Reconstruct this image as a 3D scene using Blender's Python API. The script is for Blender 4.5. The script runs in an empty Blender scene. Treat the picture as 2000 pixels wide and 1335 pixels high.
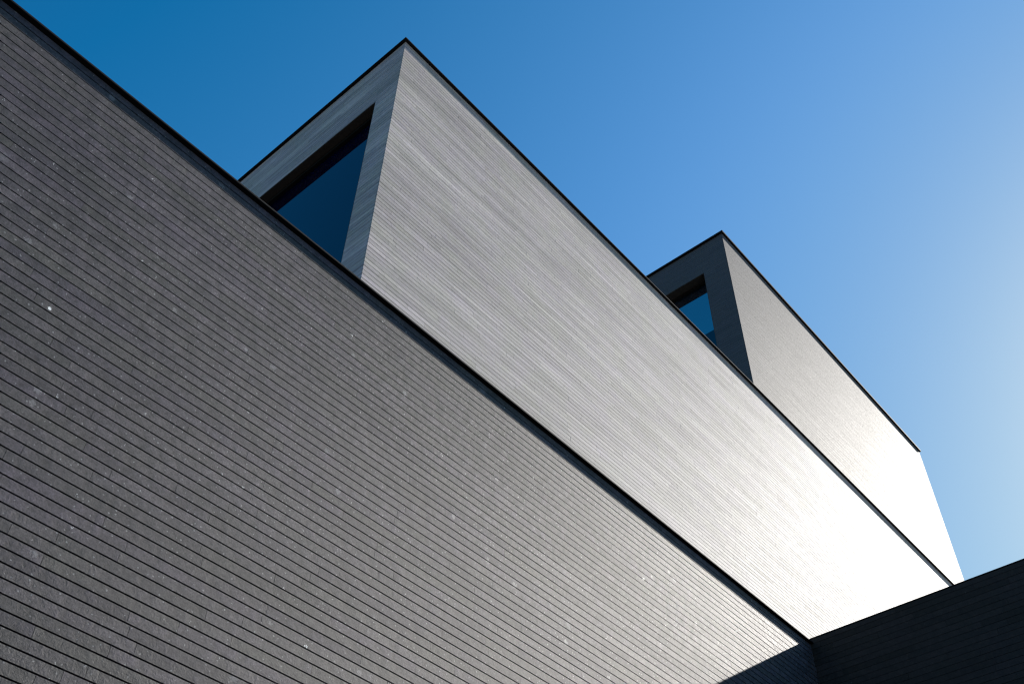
import bpy, bmesh, math, random
from mathutils import Vector, Matrix

random.seed(7)
scene = bpy.context.scene
COL = scene.collection
EYE = 1.6                      # camera height; the façade levels were surveyed from the eye
PITCH = 0.075                  # height of one stone course
GAP = 0.0098                  # open bed joint
SUN = Vector((1.0, -0.165, 0.655)).normalized()

# ------------------------------------------------------------------ helpers
def link(o, parent=None):
    COL.objects.link(o)
    if parent:
        o.parent = parent
    return o

def mesh_obj(name, verts, faces, mats, parent=None, midx=None):
    me = bpy.data.meshes.new(name)
    me.from_pydata([tuple(v) for v in verts], [], faces)
    for m in (mats if isinstance(mats, (list, tuple)) else [mats]):
        me.materials.append(m)
    if midx:
        me.polygons.foreach_set('material_index', midx)
    me.update()
    return link(bpy.data.objects.new(name, me), parent)

def thing(name, label, cat, loc=(0, 0, 0), group=None):
    o = bpy.data.objects.new(name, None)
    o.empty_display_size = 0.5
    o.location = loc
    o['label'] = label
    o['category'] = cat
    if group:
        o['group'] = group
    return link(o)

class MB:
    """collects boxes and loose quads into one mesh"""
    def __init__(s):
        s.v = []; s.f = []
    def box(s, a, b):
        x0, y0, z0 = a; x1, y1, z1 = b
        i = len(s.v)
        s.v += [(x0,y0,z0),(x1,y0,z0),(x1,y1,z0),(x0,y1,z0),(x0,y0,z1),(x1,y0,z1),(x1,y1,z1),(x0,y1,z1)]
        s.f += [tuple(i+k for k in q) for q in ((0,3,2,1),(4,5,6,7),(0,1,5,4),(1,2,6,5),(2,3,7,6),(3,0,4,7))]
        return s
    def prism(s, base, top):
        i = len(s.v); n = len(base)
        s.v += list(base) + list(top)
        s.f.append(tuple(i+k for k in reversed(range(n))))
        s.f.append(tuple(i+n+k for k in range(n)))
        for k in range(n):
            s.f.append((i+k, i+(k+1) % n, i+n+(k+1) % n, i+n+k))
        return s
    def build(s, name, mat, parent=None, bevel=0):
        p = Vector(parent.location) if parent else Vector()
        o = mesh_obj(name, [Vector(v) - p for v in s.v], s.f, mat, parent)
        if bevel:
            m = o.modifiers.new('edge', 'BEVEL'); m.width = bevel; m.segments = 2; m.limit_method = 'ANGLE'
        return o

def cladding(name, mat, parent, O, U, N, length, zlo, zhi, hole=None, slab=(0.55, 1.15), depth=0.02,
             tiltz=0.00025, tiltu=0.00022, proud=0.00025, gap=GAP):
    """long thin stone slabs laid in courses with open joints; one mesh, every slab an island.
    O: lower start of the face plane at z=0, U: along the wall, N: outward, hole: (u0,u1,z0,z1)"""
    O, U, N = Vector(O), Vector(U), Vector(N)
    P = Vector(parent.location)
    V = []; F = []
    Z = Vector((0, 0, 1))
    k0 = math.floor((zlo - EYE) / PITCH); k1 = math.ceil((zhi - EYE) / PITCH)
    flip = U.cross(Z).dot(N) < 0
    def add(u0, u1, z0, z1):
        i = len(V)
        a = random.gauss(0, tiltz); b = random.gauss(0, tiltu); c = random.gauss(0, proud)
        for (u, z, su, sz) in ((u0, z0, -1, -1), (u1, z0, 1, -1), (u1, z1, 1, 1), (u0, z1, -1, 1)):
            d = c + su*a*min(1.0, (u1-u0)) + sz*b
            V.append(O + U*u + Z*z + N*d - P)
        for (u, z) in ((u0, z0), (u1, z0), (u1, z1), (u0, z1)):
            V.append(O + U*u + Z*z - N*depth - P)
        q = [(0,1,2,3), (0,4,5,1), (1,5,6,2), (2,6,7,3), (3,7,4,0)]
        for f in q:
            f = tuple(i+j for j in f)
            F.append(tuple(reversed(f)) if flip else f)
    for k in range(k0, k1):
        z0 = EYE + k*PITCH + gap*0.5; z1 = EYE + (k+1)*PITCH - gap*0.5
        z0 = max(z0, zlo); z1 = min(z1, zhi)
        if z1 - z0 < 0.012:
            continue
        spans = [(0.0, length, z0, z1)]
        if hole and z1 > hole[2] + 0.002 and z0 < hole[3] - 0.002:
            spans = [(0.0, hole[0], z0, z1), (hole[1], length, z0, z1)]
            if hole[2] - z0 > 0.012:
                spans.append((hole[0], hole[1], z0, hole[2]))
            if z1 - hole[3] > 0.012:
                spans.append((hole[0], hole[1], hole[3], z1))
        for (s0, s1, za, zb) in spans:
            u = s0; first = True
            while u < s1 - 1e-4:
                L = random.uniform(*slab)
                if first:
                    L *= random.uniform(0.25, 1.0); first = False
                e = u + L
                if s1 - e < 0.18:
                    e = s1
                add(u + (0.0010 if u > s0 else 0), e - (0.0010 if e < s1 else 0), za, zb)
                u = e
    return mesh_obj(name, V, F, mat, parent)

# ------------------------------------------------------------------ materials
def newmat(name):
    m = bpy.data.materials.new(name); m.use_nodes = True
    nt = m.node_tree
    for n in list(nt.nodes):
        nt.nodes.remove(n)
    out = nt.nodes.new('ShaderNodeOutputMaterial')
    b = nt.nodes.new('ShaderNodeBsdfPrincipled')
    nt.links.new(b.outputs[0], out.inputs[0])
    return m, nt, b

def nd(nt, t, **kw):
    n = nt.nodes.new(t)
    for k, v in kw.items():
        setattr(n, k, v)
    return n

def mth(nt, op, a, b=None, clamp=False):
    n = nd(nt, 'ShaderNodeMath', operation=op, use_clamp=clamp)
    for i, x in enumerate((a, b)):
        if x is None: continue
        if isinstance(x, (int, float)): n.inputs[i].default_value = x
        else: nt.links.new(x, n.inputs[i])
    return n.outputs[0]

def mixc(nt, fac, a, b, mode='MIX'):
    n = nd(nt, 'ShaderNodeMix', data_type='RGBA', blend_type=mode)
    for s, x in ((n.inputs[0], fac), (n.inputs[6], a), (n.inputs[7], b)):
        if isinstance(x, (int, float)): s.default_value = x
        elif isinstance(x, tuple): s.default_value = (*x, 1)
        else: nt.links.new(x, s)
    return n.outputs[2]

def ramp(nt, fac, stops):
    n = nd(nt, 'ShaderNodeValToRGB')
    cr = n.color_ramp
    while len(cr.elements) < len(stops):
        cr.elements.new(0.5)
    for e, (p, c) in zip(cr.elements, stops):
        e.position = p
        e.color = (*c, 1) if isinstance(c, tuple) else (c, c, c, 1)
    nt.links.new(fac, n.inputs[0])
    return n.outputs[0]

def noise(nt, vec, scale, detail=3, rough=0.55):
    n = nd(nt, 'ShaderNodeTexNoise')
    n.inputs['Scale'].default_value = scale
    n.inputs['Detail'].default_value = detail
    n.inputs['Roughness'].default_value = rough
    nt.links.new(vec, n.inputs['Vector'])
    return n.outputs[0]

def stone(name, tones, rough=0.45, rvar=0.06, mottle=0.35, flecks=1.0, bump=0.25, spec=0.5, ior=1.5, streak=0.0):
    m, nt, b = newmat(name)
    geo = nd(nt, 'ShaderNodeNewGeometry')
    pos = geo.outputs['Position']; isl = geo.outputs['Random Per Island']
    base = ramp(nt, isl, [(i/(len(tones)-1), t) for i, t in enumerate(tones)])
    # clouds and mottling of the stone itself
    big = noise(nt, pos, 2.2, 3)
    mid = noise(nt, pos, 14, 5, 0.65)
    fine = noise(nt, pos, 85, 4, 0.75)
    f1 = mth(nt, 'MULTIPLY_ADD', mth(nt, 'SUBTRACT', big, 0.5), 0.5*mottle); nt.nodes[-1].inputs[2].default_value = 1.0
    f2 = mth(nt, 'MULTIPLY_ADD', mth(nt, 'SUBTRACT', mid, 0.5), 2.2*mottle); nt.nodes[-1].inputs[2].default_value = 1.0
    f3 = mth(nt, 'MULTIPLY_ADD', mth(nt, 'SUBTRACT', fine, 0.5), 2.6*mottle); nt.nodes[-1].inputs[2].default_value = 1.0
    f = mth(nt, 'MULTIPLY', mth(nt, 'MULTIPLY', f1, f2), f3)
    if streak:
        # the stone is sawn with the bed: faint bands running along the courses
        mp = nd(nt, 'ShaderNodeMapping'); mp.inputs['Scale'].default_value = (0.55, 0.55, 16)
        nt.links.new(pos, mp.inputs['Vector'])
        st = noise(nt, mp.outputs[0], 1.0, 4, 0.65)
        f4 = mth(nt, 'MULTIPLY_ADD', mth(nt, 'SUBTRACT', st, 0.5), streak); nt.nodes[-1].inputs[2].default_value = 1.0
        f = mth(nt, 'MULTIPLY', f, f4)
        # and broad, soft bands a few courses deep where the batches of stone change
        mp2 = nd(nt, 'ShaderNodeMapping'); mp2.inputs['Scale'].default_value = (0.22, 0.22, 2.1)
        nt.links.new(pos, mp2.inputs['Vector'])
        f5 = mth(nt, 'MULTIPLY_ADD', mth(nt, 'SUBTRACT', noise(nt, mp2.outputs[0], 1.0, 3, 0.6), 0.5), streak*0.5); nt.nodes[-1].inputs[2].default_value = 1.0
        f = mth(nt, 'MULTIPLY', f, f5)
    comb = nd(nt, 'ShaderNodeCombineColor')
    for i in range(3): nt.links.new(f, comb.inputs[i])
    c = mixc(nt, 1.0, base, comb.outputs[0], 'MULTIPLY')
    # faint violet and greenish clouding of the basalt
    hue = ramp(nt, noise(nt, pos, 3.1, 3), [(0.35, (0.985, 1.0, 0.975)), (0.65, (1.02, 0.985, 1.07))])
    c = mixc(nt, 1.0, c, hue, 'MULTIPLY')
    if flecks > 0:
        # small pale shell-like inclusions scattered in the stone, two sizes
        wn_ = nd(nt, 'ShaderNodeTexNoise'); wn_.inputs['Scale'].default_value = 75; wn_.inputs['Detail'].default_value = 3
        nt.links.new(pos, wn_.inputs['Vector'])
        clump = ramp(nt, noise(nt, pos, 0.9, 2), [(0.40, 0.0), (0.66, 1.0)])
        for (sc, rad, keep, amp, op, col) in ((9.0, 0.075, 0.30, 0.045, 0.85, (0.50, 0.50, 0.49)), (12.0, 0.20, 0.87, 0.060, 0.34, (0.30, 0.30, 0.30)),
                                         (30.0, 0.20, 0.60, 0.012, 0.42, (0.36, 0.36, 0.36)), (3.1, 0.022, 0.30, 0.045, 1.0, (0.80, 0.80, 0.78)),
                                         (5.0, 0.20, 0.93, 0.050, 0.28, (0.20, 0.20, 0.21)), (4.3, 0.24, 0.84, 0.060, 0.35, (0.02, 0.02, 0.02))):
            vm = nd(nt, 'ShaderNodeVectorMath', operation='MULTIPLY_ADD')
            nt.links.new(wn_.outputs['Color'], vm.inputs[0]); vm.inputs[1].default_value = (amp, amp, amp); nt.links.new(pos, vm.inputs[2])
            v = nd(nt, 'ShaderNodeTexVoronoi'); v.inputs['Scale'].default_value = sc
            nt.links.new(vm.outputs[0], v.inputs['Vector'])
            sep = nd(nt, 'ShaderNodeSeparateColor'); nt.links.new(v.outputs['Color'], sep.inputs[0])
            rr = mth(nt, 'MULTIPLY', mth(nt, 'ADD', mth(nt, 'MULTIPLY', mth(nt, 'POWER', sep.outputs[1], 2.5), 1.7), 0.3), rad)
            d = mth(nt, 'SUBTRACT', 1.0, mth(nt, 'DIVIDE', v.outputs['Distance'], rr))
            d = mth(nt, 'MULTIPLY', d, 3.0, True)
            k = mth(nt, 'GREATER_THAN', mth(nt, 'ADD', sep.outputs[0], mth(nt, 'MULTIPLY', clump, 0.16)), keep + 0.10)
            fac = mth(nt, 'MULTIPLY', mth(nt, 'MULTIPLY', d, k), op*flecks, True)
            c = mixc(nt, fac, c, col)
    nt.links.new(c, b.inputs['Base Color'])
    r = mth(nt, 'MULTIPLY_ADD', mth(nt, 'SUBTRACT', isl, 0.5), rvar); nt.nodes[-1].inputs[2].default_value = rough
    r = mth(nt, 'ADD', r, mth(nt, 'MULTIPLY', mth(nt, 'SUBTRACT', mid, 0.5), 0.12))
    nt.links.new(r, b.inputs['Roughness'])
    b.inputs['Specular IOR Level'].default_value = spec
    b.inputs['IOR'].default_value = ior
    bp = nd(nt, 'ShaderNodeBump'); bp.inputs['Strength'].default_value = bump; bp.inputs['Distance'].default_value = 0.002
    h = mth(nt, 'ADD', fine, mth(nt, 'MULTIPLY', mid, 1.5))
    nt.links.new(h, bp.inputs['Height']); nt.links.new(bp.outputs[0], b.inputs['Normal'])
    return m

def plain(name, col, rough, metallic=0.0, var=0.15, scale=30, spec=0.5):
    m, nt, b = newmat(name)
    geo = nd(nt, 'ShaderNodeNewGeometry')
    n = noise(nt, geo.outputs['Position'], scale, 4)
    c = ramp(nt, n, [(0.25, tuple(x*(1-var) for x in col)), (0.75, tuple(x*(1+var) for x in col))])
    nt.links.new(c, b.inputs['Base Color'])
    r = mth(nt, 'MULTIPLY_ADD', mth(nt, 'SUBTRACT', n, 0.5), 0.2); nt.nodes[-1].inputs[2].default_value = rough
    nt.links.new(r, b.inputs['Roughness'])
    b.inputs['Metallic'].default_value = metallic
    b.inputs['Specular IOR Level'].default_value = spec
    return m

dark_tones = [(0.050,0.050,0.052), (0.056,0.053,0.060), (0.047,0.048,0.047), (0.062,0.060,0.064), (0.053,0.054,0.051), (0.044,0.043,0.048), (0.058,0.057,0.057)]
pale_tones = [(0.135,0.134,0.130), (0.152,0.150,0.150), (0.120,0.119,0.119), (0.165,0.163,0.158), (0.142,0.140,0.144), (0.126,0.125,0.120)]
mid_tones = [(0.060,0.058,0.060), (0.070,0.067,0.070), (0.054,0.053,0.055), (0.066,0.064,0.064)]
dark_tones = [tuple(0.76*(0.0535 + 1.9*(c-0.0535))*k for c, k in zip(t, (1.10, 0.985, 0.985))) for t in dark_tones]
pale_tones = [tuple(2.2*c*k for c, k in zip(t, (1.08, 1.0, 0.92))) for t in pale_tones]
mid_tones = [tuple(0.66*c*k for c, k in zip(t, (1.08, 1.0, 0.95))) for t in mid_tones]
RA, RB, RC = 0.71, 0.735, 0.755
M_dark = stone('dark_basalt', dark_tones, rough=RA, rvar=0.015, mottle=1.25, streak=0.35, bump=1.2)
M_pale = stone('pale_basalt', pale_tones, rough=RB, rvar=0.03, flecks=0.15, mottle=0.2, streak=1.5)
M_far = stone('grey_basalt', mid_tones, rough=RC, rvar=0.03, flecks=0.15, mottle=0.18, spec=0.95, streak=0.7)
M_shade = stone('shaded_basalt',  [(0.024,0.020,0.017), (0.031,0.025,0.022), (0.020,0.017,0.014)], rough=0.6, flecks=0.2, spec=0.2, mottle=0.6)  # same stone as the front wing, the cross wing's shade darkened into its colour
M_back = plain('joint_membrane', (0.008, 0.008, 0.009), 0.9, spec=0.1)
M_metal = plain('black_metal', (0.008, 0.008, 0.009), 0.75, 0.0, spec=0.12)
M_frame = plain('bronze_frame', (0.010, 0.009, 0.008), 0.6, spec=0.06)
M_roof = plain('roof_gravel', (0.10, 0.096, 0.094), 0.95, var=0.5, scale=60)
M_roof2 = plain('roof_bitumen', (0.025, 0.025, 0.026), 0.9, var=0.4, scale=60)
M_reveal = plain('reveal_lining', (0.055, 0.044, 0.034), 0.6, spec=0.2)

def glass(name, base, ior):
    m, nt, b = newmat(name)
    geo = nd(nt, 'ShaderNodeNewGeometry')
    n = noise(nt, geo.outputs['Position'], 0.35, 1)
    c = ramp(nt, n, [(0.3, base), (0.7, tuple(x*1.25 for x in base))])
    nt.links.new(c, b.inputs['Base Color'])
    b.inputs['Roughness'].default_value = 0.015
    b.inputs['IOR'].default_value = ior
    return m
M_glass = glass('blue_glass', (0.0002, 0.001, 0.011), 1.5)
M_glass2 = glass('bright_glass', (0.002, 0.010, 0.020), 5.2)
M_glass3 = glass('deep_glass', (0.0005, 0.002, 0.010), 1.8)

# ------------------------------------------------------------------ the setting: ground
m, nt, b = newmat('plaza_paving')
geo = nd(nt, 'ShaderNodeNewGeometry')
br = nd(nt, 'ShaderNodeTexBrick')
br.inputs['Scale'].default_value = 1.6
br.inputs['Mortar Size'].default_value = 0.012
br.inputs['Color1'].default_value = (0.085, 0.084, 0.082, 1); br.inputs['Color2'].default_value = (0.11, 0.108, 0.105, 1)
br.inputs['Mortar'].default_value = (0.03, 0.03, 0.03, 1)
nt.links.new(geo.outputs['Position'], br.inputs['Vector'])
nt.links.new(br.outputs['Color'], b.inputs['Base Color'])
b.inputs['Roughness'].default_value = 0.8
R = 900
g = mesh_obj('ground', [(-R,-R,0),(R,-R,0),(R,R,0),(-R,R,0)], [(0,1,2,3)], m)
g['kind'] = 'structure'

# ------------------------------------------------------------------ levels and planes
YA, YB, YC = 4.815, 6.600, 7.200       # street faces of the three steps
XB, XC, XD = 4.666, 16.383, 11.004     # left returns of the blocks, face of the cross wing
XA0 = -9.0
XBE, XCE = 27.2, 28.16
OA, TA = 0.0375, 0.022
ZA = EYE + 6.680                       # underside of each coping
OB, TB = 0.052, 0.027
ZB = EYE + 15.068
OC, TC = 0.053, 0.060
ZC = EYE + 22.225
ZD = EYE + 6.735
CL = 0.02                              # depth of the stone slabs

def coping(parent, x0, x1, y0, y1, z, o, t, w=0.42, oright=None):
    """metal coping round a flat roof, four lengths butted at the corners"""
    mb = MB()
    xr = x1 + (o if oright is None else oright)
    mb.box((x0-o, y0-o, z), (xr, y0+w, z+t))
    mb.box((x0-o, y0+w, z), (x0+w, y1-w, z+t))
    mb.box((xr-w-o, y0+w, z), (xr, y1-w, z+t))
    mb.box((x0-o, y1-w, z), (xr, y1+o, z+t))
    return mb.build('coping', M_metal, parent, bevel=0.004)

# ---- low front wing (the dark wall at lower left)
wing = thing('building_wing', 'low dark charcoal stone wall with pale flecks in front, at lower left', 'building', (0, YA, 0))
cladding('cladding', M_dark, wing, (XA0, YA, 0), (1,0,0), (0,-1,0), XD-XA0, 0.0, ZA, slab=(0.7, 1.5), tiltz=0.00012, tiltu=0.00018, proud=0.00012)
MB().box((XA0, YA+CL, 0), (XD+0.3, 26.0, ZA)).build('wall', M_back, wing)
MB().box((XA0+0.43, YA+0.43, ZA), (XD+0.2, 25.5, ZA+0.012)).build('roof', M_roof, wing)
mb = MB()
mb.box((XA0-OA, YA-OA, ZA), (XD+0.018, YA+0.42, ZA+TA))
mb.box((XA0-OA, YA+0.42, ZA), (XA0+0.42, 25.6, ZA+TA))
mb.build('coping', M_metal, wing, bevel=0.004)

# ---- cross wing standing at right angles (shaded, lower right)
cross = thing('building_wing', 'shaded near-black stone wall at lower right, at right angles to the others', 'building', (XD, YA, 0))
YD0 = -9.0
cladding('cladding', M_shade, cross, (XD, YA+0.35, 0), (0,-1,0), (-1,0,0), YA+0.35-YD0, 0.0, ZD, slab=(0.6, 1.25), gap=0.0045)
MB().box((XD+CL, YD0, 0), (XD+9.0, YA+0.35, ZD)).build('wall', M_back, cross)
MB().box((XD+0.43, YD0+0.43, ZD), (XD+8.6, YA-0.43, ZD+0.012)).build('roof', M_roof, cross)
mb = MB()
mb.box((XD-0.004, YD0-0.01, ZD), (XD+0.42, YA+0.36, ZD+0.018))
mb.box((XD+0.42, YD0-0.01, ZD), (XD+9.01, YD0+0.42, ZD+0.018))
mb.build('coping', M_metal, cross, bevel=0.003)

# ---- stone block with a recessed corner window
def block(name, label, loc, x0, x1, y0, y1, zlo, z, o, t, mat, hole, rec, top_rail, panes, group, roof=None):
    T = thing(name, label, 'building', loc, group)
    L = x1 - x0
    cladding('cladding', mat, T, (x0, y0, 0), (1,0,0), (0,-1,0), L, zlo, z, gap=0.008, tiltz=0.0002, tiltu=0.0002, proud=0.00015)
    hy0, hy1, hz0, hz1 = hole
    cladding('cladding', mat, T, (x0, y0+CL+0.003, 0), (0,1,0), (-1,0,0), y1-y0-CL-0.003, zlo, z,
             hole=(hy0-y0-CL-0.003, hy1-y0-CL-0.003, hz0, hz1), gap=0.0055)
    # core wall, built round the opening
    d = CL; xi = x0 + d; ri = x0 + rec + 0.5
    mb = MB()
    mb.box((ri, y0+d, zlo), (x1, y1, z))
    mb.box((xi, y0+d, zlo), (ri, hy0, z))
    mb.box((xi, hy1, zlo), (ri, y1, z))
    mb.box((xi, hy0, hz1), (ri, hy1, z))
    mb.box((xi, hy0, zlo), (ri, hy1, hz0))
    mb.build('wall', M_back, T)
    MB().box((x0+0.43, y0+0.43, z), (x1-0.43, y1-0.43, z+0.012)).build('roof', M_roof2, T)
    coping(T, x0, x1, y0, y1, z, o, t)
    # window: lining of the opening, frame, panes
    W = thing('window', '', '', (x0+rec, hy0, hz0)); del W['label']; del W['category']
    W.parent = T; W.location = Vector((x0+rec, hy0, hz0)) - Vector(loc)
    def sub(mb, nm, mt, bev=0):
        oo = mesh_obj(nm, [Vector(v) - Vector((x0+rec, hy0, hz0)) for v in mb.v], mb.f, mt, W)
        if bev:
            mm = oo.modifiers.new('edge', 'BEVEL'); mm.width = bev; mm.segments = 2
        return oo
    e = 0.012
    mb = MB()
    mb.box((x0+0.002, hy0, hz1-e), (x0+rec, hy1, hz1))
    mb.box((x0+0.002, hy0, hz0+e), (x0+rec, hy0+e, hz1-e))
    mb.box((x0+0.002, hy1-e, hz0+e), (x0+rec, hy1, hz1-e))
    mb.box((x0-0.02, hy0, hz0), (x0+rec, hy1, hz0+e))
    sub(mb, 'reveal', M_reveal)
    fx0, fx1 = x0+rec+0.001, x0+rec+0.075
    st = 0.09
    mb = MB()
    mb.box((fx0, hy0, hz1-top_rail), (fx1, hy1, hz1))
    mb.box((fx0, hy0, hz0), (fx1, hy1, hz0+0.10))
    mb.box((fx0, hy0, hz0+0.10), (fx1, hy0+st, hz1-top_rail))
    mb.box((fx0, hy1-st, hz0+0.10), (fx1, hy1, hz1-top_rail))
    sub(mb, 'frame', M_frame, 0.004)
    for (pz0, pz1, pm) in panes:
        sub(MB().box((fx0+0.055, hy0+st, pz0), (fx0+0.067, hy1-st, pz1)), 'pane', pm)
    return T

GRP = 'flat-roofed stone blocks rising above the front wall'
hz = EYE + 13.785
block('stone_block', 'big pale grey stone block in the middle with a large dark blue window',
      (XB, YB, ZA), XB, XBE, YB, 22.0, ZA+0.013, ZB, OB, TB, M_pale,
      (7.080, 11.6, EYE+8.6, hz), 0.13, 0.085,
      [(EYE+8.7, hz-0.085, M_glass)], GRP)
hz = EYE + 21.125
sill = EYE + 19.29
block('stone_block', 'farthest stone block at right with a small bright blue window in its dark side',
      (XC, YC, ZB), XC, XCE, YC, 21.0, ZB+0.013, ZC, OC, TC, M_far,
      (7.923, 12.2, EYE+16.0, hz), 0.26, 0.07,
      [(EYE+16.1, sill, M_glass3), (sill, hz-0.07, M_glass2)], GRP)

# ------------------------------------------------------------------ light
world = bpy.data.worlds.new('World'); scene.world = world; world.use_nodes = True
wn = world.node_tree
bg = wn.nodes['Background']
sky = wn.nodes.new('ShaderNodeTexSky'); sky.sky_type = 'NISHITA'; sky.sun_disc = False
sky.sun_elevation = math.asin(SUN.z)
sky.sun_rotation = math.atan2(SUN.x, SUN.y)
sky.air_density = 1.0; sky.dust_density = 0.6; sky.ozone_density = 3.0
sep = wn.nodes.new('ShaderNodeSeparateColor'); cmb = wn.nodes.new('ShaderNodeCombineColor')
wn.links.new(sky.outputs[0], sep.inputs[0])
# the clear, polarised blue of the photograph: per-channel response of the sky colour
def tone(ch, x0, y0, s0, x1, y1, s1, soft, floor):
    # two straight lines joined smoothly: steep in the deep blue, flat towards the sun
    l0 = mth(wn, 'MULTIPLY_ADD', ch, s0); wn.nodes[-1].inputs[2].default_value = (y0 - s0*x0)*10
    l1 = mth(wn, 'MULTIPLY_ADD', ch, s1); wn.nodes[-1].inputs[2].default_value = (y1 - s1*x1)*10
    m_ = nd(wn, 'ShaderNodeMath', operation='SMOOTH_MIN')
    wn.links.new(l0, m_.inputs[0]); wn.links.new(l1, m_.inputs[1]); m_.inputs[2].default_value = soft*10
    return mth(wn, 'MULTIPLY', mth(wn, 'MAXIMUM', m_.outputs[0], floor*10), 0.1/0.162)
r_ = tone(sep.outputs[0], 0.072, 0.009, 1.55, 0.133, 0.104, 1.02, 0.04, 0.006)
g_ = tone(sep.outputs[1], 0.124, 0.157, 2.05, 0.202, 0.330, 0.92, 0.10, 0.07)
b_ = tone(sep.outputs[2], 0.242, 0.410, 2.35, 0.356, 0.710, 0.33, 0.15, 0.20)
for i_, x_ in enumerate((r_, g_, b_)): wn.links.new(x_, cmb.inputs[i_])
wn.links.new(cmb.outputs[0], bg.inputs[0]); bg.inputs[1].default_value = 0.066

sl = bpy.data.lights.new('sun', 'SUN'); sl.energy = 5.0; sl.angle = math.radians(0.53); sl.color = (1.0, 0.95, 0.88)
so = bpy.data.objects.new('sun', sl); link(so)
so.location = (30, -10, 40)
so.rotation_euler = SUN.to_track_quat('Z', 'Y').to_euler()

# ------------------------------------------------------------------ camera
RX = Vector((0.6551545, -0.7553203, 0.0162440))
DN = Vector((0.5536152, 0.4653456, -0.6906256))
FW = Vector((0.5140844, 0.4614594, 0.7230301))
cam = bpy.data.cameras.new('camera'); cam.lens = 36.2435; cam.sensor_width = 36; cam.sensor_fit = 'HORIZONTAL'
cam.clip_start = 0.1; cam.clip_end = 3000
co = bpy.data.objects.new('camera', cam); link(co)
co.matrix_world = Matrix(((RX.x, -DN.x, -FW.x, 0), (RX.y, -DN.y, -FW.y, 0), (RX.z, -DN.z, -FW.z, EYE), (0, 0, 0, 1)))
scene.camera = co

scene.render.engine = 'CYCLES'
scene.cycles.filter_width = 1.25
vs = scene.view_settings
vs.view_transform = 'Standard'; vs.look = 'None'; vs.exposure = 1.3; vs.gamma = 1; vs.use_curve_mapping = False
